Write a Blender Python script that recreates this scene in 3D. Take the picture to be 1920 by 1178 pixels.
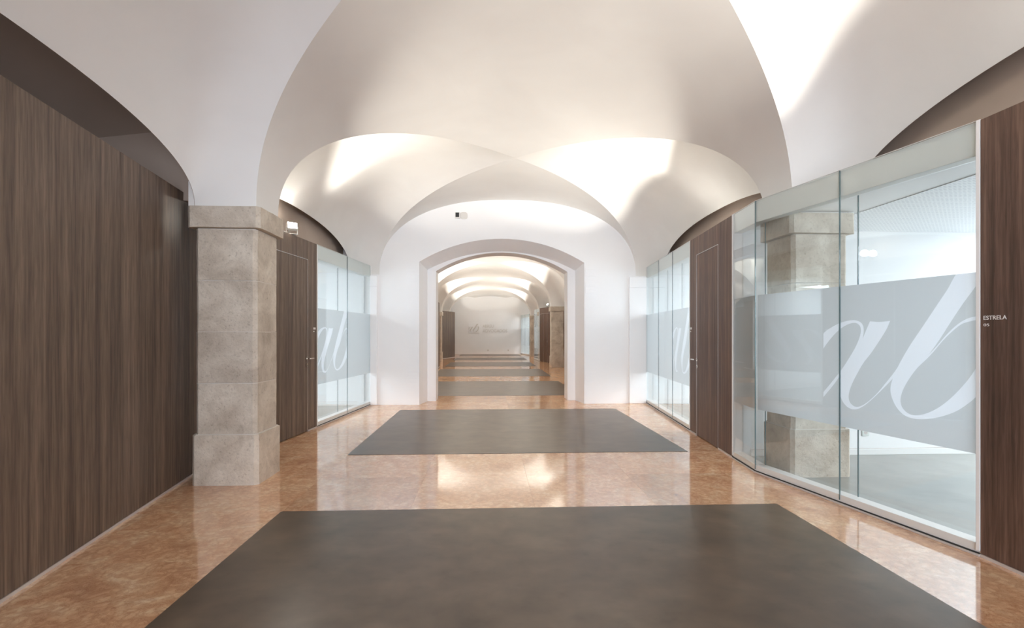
import bpy, bmesh, math, random
from mathutils import Vector, Matrix, noise
from mathutils.geometry import delaunay_2d_cdt

for o in list(bpy.data.objects):
    bpy.data.objects.remove(o)
C = bpy.context.scene.collection
SC = bpy.context.scene
R = random.Random(7)

# ------------------------------------------------------------------ camera, world, exposure
F, CX, HY, CAMH = 940.0, 960.0, 627.0, 1.4
TH = math.atan((960 - 917) / F)
cd = bpy.data.cameras.new('camera')
cam = bpy.data.objects.new('camera', cd); C.objects.link(cam)
cd.sensor_width = 36.0; cd.sensor_fit = 'HORIZONTAL'
cd.lens = 36.0 * F / 1920.0
cd.shift_y = (HY - 589.0) / 1920.0
cd.clip_start = 0.05; cd.clip_end = 200
cam.location = (0, 0, CAMH)
cam.rotation_euler = (math.pi / 2, 0, -TH)
SC.camera = cam
w = bpy.data.worlds.new('world'); SC.world = w; w.use_nodes = True
w.node_tree.nodes['Background'].inputs[0].default_value = (.80, .88, 1, 1)
w.node_tree.nodes['Background'].inputs[1].default_value = 1.0
SC.view_settings.view_transform = 'Standard'
SC.view_settings.look = 'None'
SC.view_settings.gamma = 1.0
SC.view_settings.use_curve_mapping = False
SC.view_settings.exposure = 0.6
SC.cycles.transparent_max_bounces = 24
SC.cycles.max_bounces = 10
SC.cycles.diffuse_bounces = 6
SC.cycles.caustics_reflective = False
SC.cycles.caustics_refractive = False
SC.cycles.sample_clamp_indirect = 6.0

WARM = (1.0, .945, .845)
COOL = (.92, .96, 1.0)
SPOT_W = 250.0      # vault uplights
ROOM_W = 15.0       # unseen ceiling lights added in the meeting rooms, W per m2

def area_light(name, loc, size, size_y, power, color, aim):
    l = bpy.data.lights.new(name, 'AREA'); l.shape = 'RECTANGLE'
    l.size = size; l.size_y = size_y; l.energy = power; l.color = color
    o = bpy.data.objects.new(name, l); C.objects.link(o)
    o.location = loc
    o.rotation_euler = (Vector(aim) - Vector(loc)).to_track_quat('-Z', 'Y').to_euler()
    return o
# area light added behind the camera in place of daylight from an unseen window
ent = area_light('rear_daylight_fill', (.4, -5.1, 1.75), 5.4, 2.9, 145, (.80, .88, 1.0), (.4, 10, 1.6))
ent.data.spread = 1.75

def P(px, py, z=0.0):
    """pixel of the 1920x1178 photograph -> world point on the horizontal plane z"""
    t = (z - CAMH) / ((HY - py) / F)
    xc = (px - CX) / F * t
    return Vector((xc * math.cos(TH) + t * math.sin(TH), t * math.cos(TH) - xc * math.sin(TH), z))

# ------------------------------------------------------------------ node helpers and materials
def mat(name):
    m = bpy.data.materials.new(name); m.use_nodes = True
    nt = m.node_tree
    return m, nt, nt.nodes['Principled BSDF']
def N(nt, typ, **kw):
    n = nt.nodes.new(typ)
    for k, v in kw.items():
        if k.startswith('i_'):
            n.inputs[k[2:].replace('_', ' ')].default_value = v
        else:
            setattr(n, k, v)
    return n
def ramp(nt, stops):
    r = nt.nodes.new('ShaderNodeValToRGB')
    e = r.color_ramp.elements
    while len(e) < len(stops): e.new(.5)
    for q, (p, c) in zip(e, stops):
        q.position = p; q.color = (*c, 1)
    return r
def sr(r, g, b):
    f = lambda v: ((v / 255 + .055) / 1.055) ** 2.4 if v > 10 else v / 255 / 12.92
    return (f(r), f(g), f(b))
def plain(name, col, rough=.6, metal=0, spec=.5, emit=0, ecol=None):
    m, nt, b = mat(name)
    b.inputs['Base Color'].default_value = (*col, 1)
    b.inputs['Roughness'].default_value = rough
    b.inputs['Metallic'].default_value = metal
    b.inputs['Specular IOR Level'].default_value = spec
    if emit:
        b.inputs['Emission Color'].default_value = (*(ecol or col), 1)
        b.inputs['Emission Strength'].default_value = emit
    return m
def mapped(nt, scale, coord='Object'):
    if coord == 'World':
        src = N(nt, 'ShaderNodeNewGeometry').outputs['Position']
    else:
        src = N(nt, 'ShaderNodeTexCoord').outputs[coord]
    mp = N(nt, 'ShaderNodeMapping'); mp.inputs['Scale'].default_value = scale
    nt.links.new(src, mp.inputs[0])
    return mp.outputs[0]
def noise_n(nt, vec, scale, detail=4, rough=.55, dist=0):
    n = N(nt, 'ShaderNodeTexNoise'); n.inputs['Scale'].default_value = scale
    n.inputs['Detail'].default_value = detail; n.inputs['Roughness'].default_value = rough
    n.inputs['Distortion'].default_value = dist
    nt.links.new(vec, n.inputs['Vector'])
    return n.outputs['Fac']
def mixc(nt, fac, a, b, mode='MIX'):
    m = N(nt, 'ShaderNodeMix', data_type='RGBA', blend_type=mode)
    for k, v in ((0, fac), (6, a), (7, b)):
        if isinstance(v, (int, float)): m.inputs[k].default_value = v
        elif isinstance(v, tuple): m.inputs[k].default_value = (*v, 1)
        else: nt.links.new(v, m.inputs[k])
    return m.outputs[2]
def bump(nt, bsdf, h, strength, dist=.01):
    b = N(nt, 'ShaderNodeBump'); b.inputs['Strength'].default_value = strength
    b.inputs['Distance'].default_value = dist
    nt.links.new(h, b.inputs['Height']); nt.links.new(b.outputs[0], bsdf.inputs['Normal'])

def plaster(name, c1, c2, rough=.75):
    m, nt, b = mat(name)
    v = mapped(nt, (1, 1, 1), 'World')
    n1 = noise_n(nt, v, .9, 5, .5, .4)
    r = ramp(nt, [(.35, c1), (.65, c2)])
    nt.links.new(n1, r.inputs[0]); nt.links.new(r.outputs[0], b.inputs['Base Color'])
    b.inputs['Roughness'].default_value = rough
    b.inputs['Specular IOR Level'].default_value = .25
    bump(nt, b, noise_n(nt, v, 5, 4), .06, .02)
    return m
M = {}
M['plaster'] = plaster('vault_plaster', (.80, .785, .765), (.85, .84, .82))
M['wall'] = plaster('wall_plaster', (.90, .90, .91), (.92, .92, .93), .6)
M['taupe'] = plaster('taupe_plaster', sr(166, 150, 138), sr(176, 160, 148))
M['roomwall'] = plain('room_paint', (.85, .855, .86), .7)
M['white'] = plain('white_lacquer', (.82, .82, .81), .35)
M['header'] = plain('header_lacquer', (.69, .735, .715), .5)
M['alu'] = plain('brushed_aluminium', (.70, .69, .68), .32, .9)
M['strip'] = plain('pale_metal_strip', (.62, .58, .56), .4, .3)
M['nickel'] = plain('satin_nickel', (.66, .62, .57), .25, 1)
M['black'] = plain('black_plastic', (.02, .02, .02), .3)
M['joint'] = plain('glass_edge_seal', (.10, .16, .17), .2)
M['gap'] = plain('shadow_gap', (.03, .028, .025), .8)
M['lamp'] = plain('lamp_lens', (1, .96, .88), .3, emit=120, ecol=(1, .95, .85))
M['lettering'] = plain('white_lettering', (.85, .83, .80), .5)
M['relief'] = plain('relief_plaster', (.70, .68, .65), .6)
M['mortar'] = plain('lime_mortar', (.66, .61, .55), .9)

def wood(name, dark, mid, light, seed=0):
    m, nt, b = mat(name)
    v0 = mapped(nt, (1, 1, 1), 'World')
    # streaks run up the panel: squeeze z
    v1 = mapped(nt, (1, 1, .025), 'World'); v2 = mapped(nt, (1, 1, .06), 'World')
    a = noise_n(nt, v1, 15 + seed * 2, 4, .6, .1)
    c = noise_n(nt, v2, 60 + seed, 5, .6, .3)
    d = noise_n(nt, v0, 1.3, 3, .5)
    r1 = ramp(nt, [(.33, dark), (.5, mid), (.68, light)])
    nt.links.new(a, r1.inputs[0])
    r2 = ramp(nt, [(.36, (.66, .64, .62)), (.6, (1.12, 1.12, 1.12))])
    nt.links.new(c, r2.inputs[0])
    col = mixc(nt, .85, r1.outputs[0], r2.outputs[0], 'MULTIPLY')
    # cathedral arches: stretched rings
    v3 = mapped(nt, (2.2, 2.2, .42), 'World')
    wv = N(nt, 'ShaderNodeTexWave', wave_type='RINGS'); wv.inputs['Scale'].default_value = 5
    wv.inputs['Distortion'].default_value = 5; wv.inputs['Detail'].default_value = 3
    wv.inputs['Detail Scale'].default_value = .8
    nt.links.new(v3, wv.inputs['Vector'])
    r3 = ramp(nt, [(.0, (.80, .80, .80)), (.35, (1, 1, 1))])
    nt.links.new(wv.outputs['Fac'], r3.inputs[0])
    col = mixc(nt, .28, col, r3.outputs[0], 'MULTIPLY')
    nt.links.new(col, b.inputs['Base Color'])
    b.inputs['Roughness'].default_value = .48
    b.inputs['Specular IOR Level'].default_value = .35
    bump(nt, b, c, .12, .003)
    return m
M['wood'] = wood('smoked_oak', sr(86, 71, 61), sr(110, 93, 80), sr(130, 112, 97))
M['wood_red'] = wood('red_smoked_oak', sr(80, 60, 50), sr(104, 80, 68), sr(126, 100, 86), 2)

def stone():
    m, nt, b = mat('limestone_block')
    v = mapped(nt, (1, 1, 1), 'World')
    oi = N(nt, 'ShaderNodeObjectInfo')
    a = noise_n(nt, v, 3.5, 6, .62, .5)
    r = ramp(nt, [(.28, sr(172, 160, 146)), (.5, sr(200, 190, 177)), (.72, sr(220, 212, 200))])
    nt.links.new(a, r.inputs[0])
    s = noise_n(nt, v, 45, 4, .7)
    r2 = ramp(nt, [(.30, (.62, .58, .54)), (.42, (1, 1, 1)), (.7, (1.08, 1.08, 1.07))])
    nt.links.new(s, r2.inputs[0])
    col = mixc(nt, .8, r.outputs[0], r2.outputs[0], 'MULTIPLY')
    rr = ramp(nt, [(0, (.90, .88, .86)), (1, (1.05, 1.04, 1.02))])
    nt.links.new(oi.outputs['Random'], rr.inputs[0])
    col = mixc(nt, 1.0, col, rr.outputs[0], 'MULTIPLY')
    nt.links.new(col, b.inputs['Base Color'])
    b.inputs['Roughness'].default_value = .7
    mm = N(nt, 'ShaderNodeMath', operation='ADD')
    nt.links.new(s, mm.inputs[0]); nt.links.new(noise_n(nt, v, 11, 5, .7), mm.inputs[1])
    bump(nt, b, mm.outputs[0], .45, .012)
    return m
M['stone'] = stone()

def marble():
    m, nt, b = mat('rose_limestone')
    oi = N(nt, 'ShaderNodeObjectInfo')
    geo = N(nt, 'ShaderNodeNewGeometry')
    va = N(nt, 'ShaderNodeVectorMath', operation='SCALE'); va.inputs['Scale'].default_value = 30
    cmb = N(nt, 'ShaderNodeCombineXYZ')
    nt.links.new(oi.outputs['Random'], cmb.inputs[0]); nt.links.new(oi.outputs['Random'], cmb.inputs[1])
    nt.links.new(cmb.outputs[0], va.inputs[0])
    ad = N(nt, 'ShaderNodeVectorMath', operation='ADD')
    nt.links.new(geo.outputs['Position'], ad.inputs[0]); nt.links.new(va.outputs[0], ad.inputs[1])
    v = ad.outputs[0]
    wob = N(nt, 'ShaderNodeTexNoise'); wob.inputs['Scale'].default_value = 7; wob.inputs['Detail'].default_value = 4
    nt.links.new(v, wob.inputs['Vector'])
    sc = N(nt, 'ShaderNodeVectorMath', operation='SCALE'); sc.inputs['Scale'].default_value = .16
    nt.links.new(wob.outputs['Color'], sc.inputs[0])
    v2 = N(nt, 'ShaderNodeVectorMath', operation='ADD')
    nt.links.new(v, v2.inputs[0]); nt.links.new(sc.outputs[0], v2.inputs[1])
    a = noise_n(nt, v, 3.2, 7, .66, .8)
    r = ramp(nt, [(.28, sr(204, 152, 116)), (.45, sr(228, 180, 140)), (.6, sr(240, 202, 164)), (.78, sr(248, 222, 194))])
    nt.links.new(a, r.inputs[0])
    vo = N(nt, 'ShaderNodeTexVoronoi', feature='F1'); vo.inputs['Scale'].default_value = 21
    nt.links.new(v2.outputs[0], vo.inputs['Vector'])
    r2 = ramp(nt, [(.0, (1.16, 1.17, 1.17)), (.38, (1.03, 1.03, 1.02)), (.46, (.88, .82, .77)), (.62, (.72, .60, .52))])
    nt.links.new(vo.outputs['Distance'], r2.inputs[0])
    col = mixc(nt, .48, r.outputs[0], r2.outputs[0], 'MULTIPLY')
    ve = noise_n(nt, v2.outputs[0], 11, 7, .75, 1.8)
    r3 = ramp(nt, [(.475, (1, 1, 1)), (.50, (.62, .46, .38)), (.525, (1, 1, 1))])
    nt.links.new(ve, r3.inputs[0])
    col = mixc(nt, .75, col, r3.outputs[0], 'MULTIPLY')
    rr = ramp(nt, [(0, (.90, .88, .85)), (1, (1.08, 1.08, 1.06))])
    nt.links.new(oi.outputs['Random'], rr.inputs[0])
    col = mixc(nt, 1, col, rr.outputs[0], 'MULTIPLY')
    nt.links.new(col, b.inputs['Base Color'])
    b.inputs['Roughness'].default_value = .08
    b.inputs['Specular IOR Level'].default_value = .9
    b.inputs['IOR'].default_value = 2.7
    bump(nt, b, noise_n(nt, v, 2.5, 3), .02, .01)
    return m
M['marble'] = marble()

def carpet_mat():
    m, nt, b = mat('mottled_brown_vinyl')
    v = mapped(nt, (1, 1.15, 1), 'World')
    a = noise_n(nt, v, 3.0, 3, .5, .3)
    r = ramp(nt, [(.25, sr(88, 77, 66)), (.5, sr(100, 87, 74)), (.75, sr(112, 98, 84))])
    nt.links.new(a, r.inputs[0])
    c = noise_n(nt, v, 7, 4, .55)
    r2 = ramp(nt, [(.24, (.74, .72, .70)), (.40, (.93, .93, .93)), (.52, (1.0, 1.0, 1.0)), (.68, (1.09, 1.08, 1.06))])
    nt.links.new(c, r2.inputs[0])
    col = mixc(nt, .8, r.outputs[0], r2.outputs[0], 'MULTIPLY')
    nt.links.new(col, b.inputs['Base Color'])
    b.inputs['Roughness'].default_value = .30
    b.inputs['Specular IOR Level'].default_value = .38
    return m
M['carpet'] = carpet_mat()

def greyfloor():
    m, nt, b = mat('grey_resin_floor')
    v = mapped(nt, (1, 1, 1), 'World')
    a = noise_n(nt, v, 1.6, 5, .6, .6)
    r = ramp(nt, [(.3, sr(132, 134, 131)), (.7, sr(156, 158, 154))])
    nt.links.new(a, r.inputs[0]); nt.links.new(r.outputs[0], b.inputs['Base Color'])
    b.inputs['Roughness'].default_value = .3
    return m
M['greyfloor'] = greyfloor()

def perforated():
    m, nt, b = mat('perforated_ceiling_board')
    v = mapped(nt, (1, 1, 0), 'World')
    vo = N(nt, 'ShaderNodeTexVoronoi', feature='F1'); vo.inputs['Scale'].default_value = 24
    vo.inputs['Randomness'].default_value = 0
    nt.links.new(v, vo.inputs['Vector'])
    r = ramp(nt, [(.24, (.60, .63, .67)), (.36, (.84, .86, .88))])
    nt.links.new(vo.outputs['Distance'], r.inputs[0]); nt.links.new(r.outputs[0], b.inputs['Base Color'])
    return m
M['perf'] = perforated()

def glass():
    m = bpy.data.materials.new('clear_glass'); m.use_nodes = True
    nt = m.node_tree; nt.nodes.clear()
    out = nt.nodes.new('ShaderNodeOutputMaterial')
    t = N(nt, 'ShaderNodeBsdfTransparent'); t.inputs[0].default_value = (.985, .995, .994, 1)
    g = N(nt, 'ShaderNodeBsdfGlossy'); g.inputs['Roughness'].default_value = .0
    g.inputs['Color'].default_value = (.9, .95, .97, 1)
    # Schlick reflectance of a thin pane, the same from either side
    geo = N(nt, 'ShaderNodeNewGeometry')
    dt = N(nt, 'ShaderNodeVectorMath', operation='DOT_PRODUCT')
    nt.links.new(geo.outputs['Incoming'], dt.inputs[0]); nt.links.new(geo.outputs['Normal'], dt.inputs[1])
    def mth(op, a, b=None):
        n = N(nt, 'ShaderNodeMath', operation=op)
        for k, v in enumerate((a, b)):
            if v is None: continue
            if isinstance(v, (int, float)): n.inputs[k].default_value = v
            else: nt.links.new(v, n.inputs[k])
        return n.outputs[0]
    c = mth('ABSOLUTE', dt.outputs['Value'])
    p = mth('POWER', mth('SUBTRACT', 1.0, c), 5.0)
    fr_out = mth('ADD', mth('MULTIPLY', p, .96), .04)
    mx = nt.nodes.new('ShaderNodeMixShader')
    nt.links.new(fr_out, mx.inputs[0]); nt.links.new(t.outputs[0], mx.inputs[1]); nt.links.new(g.outputs[0], mx.inputs[2])
    nt.links.new(mx.outputs[0], out.inputs[0])
    return m
M['glass'] = glass()
def film(name, col, tr, dif):
    m = bpy.data.materials.new(name); m.use_nodes = True
    nt = m.node_tree; nt.nodes.clear()
    out = nt.nodes.new('ShaderNodeOutputMaterial')
    a = N(nt, 'ShaderNodeBsdfTransparent')
    d = N(nt, 'ShaderNodeBsdfDiffuse'); d.inputs[0].default_value = (*col, 1)
    t = N(nt, 'ShaderNodeBsdfTranslucent'); t.inputs[0].default_value = (*col, 1)
    m1 = nt.nodes.new('ShaderNodeMixShader'); m1.inputs[0].default_value = dif
    m2 = nt.nodes.new('ShaderNodeMixShader'); m2.inputs[0].default_value = tr
    nt.links.new(t.outputs[0], m1.inputs[1]); nt.links.new(d.outputs[0], m1.inputs[2])
    nt.links.new(m1.outputs[0], m2.inputs[1]); nt.links.new(a.outputs[0], m2.inputs[2])
    nt.links.new(m2.outputs[0], out.inputs[0])
    return m
M['film'] = film('frosted_film', (.62, .655, .68), .05, .6)
M['film_clear'] = film('pale_frosted_film', (.86, .89, .95), .05, .55)

# ------------------------------------------------------------------ mesh helpers
def link(name, me, m, parent=None, smooth=False):
    o = bpy.data.objects.new(name, me); C.objects.link(o)
    if m is not None and not me.materials: me.materials.append(m)
    if parent is not None: o.parent = parent
    if smooth:
        for p in me.polygons: p.use_smooth = True
    return o
class MB:
    def __init__(s): s.v, s.f = [], []
    def box(s, x0, x1, y0, y1, z0, z1):
        n = len(s.v)
        s.v += [(x, y, z) for z in (z0, z1) for x, y in ((x0, y0), (x1, y0), (x1, y1), (x0, y1))]
        s.f += [tuple(n + i for i in q) for q in ((3, 2, 1, 0), (4, 5, 6, 7), (0, 1, 5, 4), (1, 2, 6, 5), (2, 3, 7, 6), (3, 0, 4, 7))]
        return s
    def prism(s, poly, z0, z1):
        n = len(s.v); k = len(poly)
        a = sum(poly[i][0] * poly[(i + 1) % k][1] - poly[(i + 1) % k][0] * poly[i][1] for i in range(k))
        if a < 0: poly = poly[::-1]
        s.v += [(x, y, z0) for x, y in poly] + [(x, y, z1) for x, y in poly]
        s.f += [tuple(n + i for i in reversed(range(k))), tuple(n + k + i for i in range(k))]
        s.f += [(n + i, n + (i + 1) % k, n + k + (i + 1) % k, n + k + i) for i in range(k)]
        return s
    def tube(s, p, q, r, seg=12, r2=None):
        p, q = Vector(p), Vector(q); d = (q - p).normalized()
        a = d.orthogonal().normalized(); b = d.cross(a); n = len(s.v)
        for c, rr in ((p, r), (q, r2 if r2 is not None else r)):
            s.v += [tuple(c + a * rr * math.cos(t) + b * rr * math.sin(t)) for t in (2 * math.pi * i / seg for i in range(seg))]
        s.f += [(n + i, n + (i + 1) % seg, n + seg + (i + 1) % seg, n + seg + i) for i in range(seg)]
        s.f += [tuple(n + i for i in reversed(range(seg))), tuple(n + seg + i for i in range(seg))]
        return s
    def grid(s, fn, nu, nv, flip=False):
        n = len(s.v)
        for j in range(nv + 1):
            for i in range(nu + 1):
                s.v.append(tuple(fn(i / nu, j / nv)))
        for j in range(nv):
            for i in range(nu):
                a = n + j * (nu + 1) + i
                q = (a, a + 1, a + nu + 2, a + nu + 1)
                s.f.append(q[::-1] if flip else q)
        return s
    def build(s, name, m, parent=None, bevel=0, smooth=False):
        me = bpy.data.meshes.new(name); me.from_pydata(s.v, [], s.f); me.update()
        o = link(name, me, m, parent, smooth)
        if bevel:
            b = o.modifiers.new('bevel', 'BEVEL'); b.width = bevel; b.segments = 2; b.limit_method = 'ANGLE'
        return o
def empty(name, loc=(0, 0, 0), rz=0):
    o = bpy.data.objects.new(name, None); C.objects.link(o)
    o.location = loc; o.rotation_euler = (0, 0, rz); o.empty_display_size = .2
    return o
def tag(o, label=None, cat=None, group=None, kind=None):
    if label: o['label'] = label
    if cat: o['category'] = cat
    if group: o['group'] = group
    if kind: o['kind'] = kind
    return o
def struct(o): o['kind'] = 'structure'; return o

# ------------------------------------------------------------------ plan of the place
PD = .48                                   # pillar depth
HL = 2.385                                 # half length of a bay
SPR, CROWN, NEXP = 2.58, 4.09, 2.3         # springing, crown, fullness
HS = 2.565                                 # half span of the nave
SIDE = 3.12                                # nave axis to the outer arch
PF = [4.77]                                # pillar fronts, room 1
CX1, CX2 = .40, .07
bays1 = [4.77 - HL, 4.77 + PD + HL]        # 2.385, 7.635
bays1 = [bays1[0] - 5.25] + bays1
END0, END1 = 10.02, 11.0
pf2 = [15.95, 21.2, 26.45, 31.7]
bays2 = [p - HL for p in pf2] + [pf2[-1] + PD + HL]
YFAR = 35.6
YREAR = -5.3

def S_par(a):                              # a in [-1,1] -> (u, S(u)) on a superellipse
    t = a * math.pi / 2
    s = math.copysign(abs(math.sin(t)) ** (2 / NEXP), t)
    return s, max(0.0, math.cos(t)) ** (2 / NEXP)

# ------------------------------------------------------------------ vaults
ceiling = struct(empty('ceiling'))
def main_vault(cx, y_a, bay_a, y_b, bay_b):
    """nave barrel between two bay centres (or a wall): edges follow the groins"""
    mb = MB()
    def fn(i, j):
        u, s = S_par(i * 2 - 1)
        ya = bay_a + abs(u) * HL if bay_a is not None else y_a
        yb = bay_b - abs(u) * HL if bay_b is not None else y_b
        ya = min(ya, y_b); yb = max(yb, y_a)
        if yb < ya: yb = ya
        return (cx + u * HS, ya + (yb - ya) * j, SPR + (CROWN - SPR) * s)
    mb.grid(fn, 96, 10, True)
    return mb.build('nave_vault', M['plaster'], ceiling, smooth=True)
def side_vault(cx, cy, sgn, rise, ymax=1e9):
    mb = MB()
    amax = 1.0
    def fn(i, j):
        v, s = S_par(j * 2 - 1)
        y = cy + v * HL
        if y > ymax:
            y = ymax; v = (y - cy) / HL; s = (1 - abs(v) ** NEXP) ** (1 / NEXP)
        t = i
        x0 = abs(v) * HS
        zg = SPR + (CROWN - SPR) * s
        zs = SPR + rise * s
        x = x0 + (SIDE - x0) * t
        z = zg - (zg - zs) * t ** 3.6
        z += .13 * math.sin(math.pi * t) * (s ** 1.5)
        return (cx + sgn * x, y, z)
    mb.grid(fn, 28, 64, sgn > 0)
    return mb.build('side_vault', M['plaster'], ceiling, smooth=True)
def lunette_wall(cx, cy, sgn, rise, y0, y1):
    """thin wall over the outer arch, facing the aisle behind it"""
    x = cx + sgn * SIDE; mb = MB(); n = 48; top = 4.1
    pts = []
    for k in range(n + 1):
        v, s = S_par(k / n * 2 - 1); y = min(cy + v * HL, y1)
        pts.append((y, SPR + rise * s))
    for th in (0.0, .05):
        pass
    xs = (x, x + sgn * .004)
    base = len(mb.v)
    for (y, z) in pts:
        for xx in xs: mb.v += [(xx, y, z), (xx, y, top)]
    for k in range(n):
        a = base + 4 * k; b = a + 4
        mb.f += [(a, b, b + 1, a + 1), (a + 2, a + 3, b + 3, b + 2), (a, a + 2, b + 2, b)]
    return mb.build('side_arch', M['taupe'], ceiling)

RL, RR = .62, .74
allb = []
main_vault(CX1, YREAR, None, bays1[0] if False else bays1[0], bays1[0])
for k in range(len(bays1) - 1):
    main_vault(CX1, bays1[k], bays1[k], bays1[k + 1], bays1[k + 1])
main_vault(CX1, bays1[-1], bays1[-1], END0, None)
main_vault(CX2, END1, None, bays2[0], bays2[0])
for k in range(len(bays2) - 1):
    main_vault(CX2, bays2[k], bays2[k], bays2[k + 1], bays2[k + 1])
main_vault(CX2, bays2[-1], bays2[-1], YFAR, None)
for cx, bs in ((CX1, bays1), (CX2, bays2)):
    for cy in bs:
        for sg in (-1, 1):
            last = cx == CX2 and cy == bs[-1]
            side_vault(cx, cy, sg, RL if sg < 0 else RR, YFAR if last else 1e9)
            lunette_wall(cx, cy, sg, RL if sg < 0 else RR, cy - HL, min(cy + HL, YFAR))
# masonry over each pillar, between neighbouring bays
def over_pillar(cx, sg, y0, y1):
    MB().box(*sorted((cx + sg * (HS + .004), cx + sg * (SIDE + .06))), y0 + .002, y1 - .002, SPR, 4.1).build('pillar_masonry', M['plaster'], ceiling)
for sg in (-1, 1):
    over_pillar(CX1, sg, 4.77, 4.77 + PD); over_pillar(CX1, sg, 4.77 - 5.25, 4.77 - 5.25 + PD)
    for p in pf2: over_pillar(CX2, sg, p, p + PD)
for sg, (y0, y1) in ((-1, (5.25, END0)), (1, (5.25, END0)), (1, (-.5, 4.77))):
    xi = CX1 + sg * (SIDE + .15)
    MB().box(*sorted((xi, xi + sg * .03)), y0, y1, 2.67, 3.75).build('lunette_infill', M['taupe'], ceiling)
# closed aisles beyond the outer arches
for sg, cx in ((-1, CX1), (1, CX1)):
    x0, x1 = cx + sg * (SIDE - .3), cx + sg * 5.1
    for (y0, y1) in ((YREAR, 4.95), (4.95, END0)):
        def fn(i, j, y0=y0, y1=y1, sg=sg, cx=cx):
            s = math.cos((j * 2 - 1) * math.pi / 2) ** .8 if 0 < j < 1 else 0
            return (cx + sg * (SIDE + .05 + 2.0 * i), y0 + (y1 - y0) * j, 3.1 + .75 * s + .25 * (1 - i))
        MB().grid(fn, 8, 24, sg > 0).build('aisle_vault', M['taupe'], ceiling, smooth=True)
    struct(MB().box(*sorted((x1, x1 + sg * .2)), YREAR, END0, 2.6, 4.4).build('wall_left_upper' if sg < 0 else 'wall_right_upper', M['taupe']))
for sg in (-1, 1):
    x1 = CX2 + sg * 4.6
    struct(MB().box(*sorted((x1, x1 + sg * .2)), END1, YFAR, 2.6, 4.4).build('wall_aisle', M['plaster']))
MB().box(CX1 - 5.1, CX1 - SIDE - .01, 4.90, 4.95, 2.67, 4.2).build('aisle_end_filler', M['taupe'], ceiling)  # added to cover the black unlit end of the aisle
# roof slab over everything keeps daylight out
MB().box(-9, 9.5, YREAR - 3.5, YFAR + .4, 4.35, 4.5).build('roof_slab', M['taupe'], ceiling)

# ------------------------------------------------------------------ end wall with arched opening
def arch_pts(xl, xr, zs, za, n=24):
    """segmental arch outline from left springing to right springing"""
    w2 = (xr - xl) / 2; h = za - zs; rad = (w2 * w2 + h * h) / (2 * h); xc = (xl + xr) / 2
    a = math.asin(w2 / rad)
    return [(xc + rad * math.sin(-a + 2 * a * k / n), za - rad + rad * math.cos(-a + 2 * a * k / n)) for k in range(n + 1)]
XL0, XR0, XL1, XR1, XL2, XR2 = -1.383, 1.915, -1.285, 1.82, -1.11, 1.66
YS0, YS1 = END0, END0 + .52
prof0 = [(XL0, 0)] + arch_pts(XL0, XR0, 2.84, 3.31) + [(XR0, 0)]
prof1 = [(XL1, 0)] + arch_pts(XL1, XR1, 2.745, 3.14) + [(XR1, 0)]
prof2 = [(XL2, 0)] + arch_pts(XL2, XR2, 2.72, 3.12) + [(XR2, 0)]
def arch_face(mb, prof, y, xa, xb, top, flip=False):
    """wall face around the opening"""
    n = len(mb.v); k = len(prof)
    outer = [(xa, 0)] + [(max(xa, min(xb, xa + (xb - xa) * (i - 1) / (k - 3))), top) for i in range(1, k - 1)] + [(xb, 0)]
    for a, b in zip(prof, outer): mb.v += [(a[0], y, a[1]), (b[0], y, b[1])]
    for i in range(k - 1):
        q = (n + 2 * i, n + 2 * i + 2, n + 2 * i + 3, n + 2 * i + 1)
        mb.f.append(q if not flip else q[::-1])
    # close the corners of the sheet with side rectangles
def skin_profiles(mb, pa, ya, pb, yb):
    n = len(mb.v)
    for a, b in zip(pa, pb): mb.v += [(a[0], ya, a[1]), (b[0], yb, b[1])]
    for i in range(len(pa) - 1):
        mb.f.append((n + 2 * i, n + 2 * i + 1, n + 2 * i + 3, n + 2 * i + 2))
mb = MB()
arch_face(mb, prof0, END0, -8, 8.5, 4.45)
skin_profiles(mb, prof0, YS0, prof1, YS1)
skin_profiles(mb, prof1, YS1, prof2, YS1 + .01)
skin_profiles(mb, prof2, YS1 + .01, prof2, END1)
arch_face(mb, prof2, END1, -8, 8.5, 4.45, True)
wall_end = struct(mb.build('wall_end', M['wall']))
# pilasters against the end wall with a thin impost ledge
for (a, b) in ((-2.34, -2.20), (2.82, 3.17)):
    MB().box(a, b, END0 - .05, END0 + .01, 0, 2.56).build('pilaster', M['wall'], wall_end, bevel=.01)
    MB().box(a - .0, b + .0, END0 - .075, END0 - .04, 2.335, 2.36).build('impost_ledge', M['wall'], wall_end, bevel=.004)
# painted brick quoins along the opening, and voussoirs along the arch
rq = random.Random(3)
bm_brick = MB().box(-.105, .105, -.010, .012, -.030, .030)
me_b = bpy.data.meshes.new('brick'); me_b.from_pydata(bm_brick.v, [], bm_brick.f); me_b.materials.append(M['wall'])
for sgx, xx in ((-1, XL0 - .12), (1, XR0 + .12)):
    for k in range(36):
        z = .42 + k * .068
        if z > 2.78: break
        o = link('brick', me_b, None, wall_end)
        o.location = (xx + rq.uniform(-.006, .006), END0 - rq.uniform(-.004, .004), z)
        o.rotation_euler = (0, rq.uniform(-.01, .01), 0)
ap = arch_pts(XL0, XR0, 2.84, 3.31, 40)
bm_v = MB().box(-.028, .028, -.008, .012, .006, .12)
me_v = bpy.data.meshes.new('arch_brick'); me_v.from_pydata(bm_v.v, [], bm_v.f); me_v.materials.append(M['wall'])
xc_ = (XL0 + XR0) / 2; w2 = (XR0 - XL0) / 2; rad_ = (w2 * w2 + .47 * .47) / (2 * .47)
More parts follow.
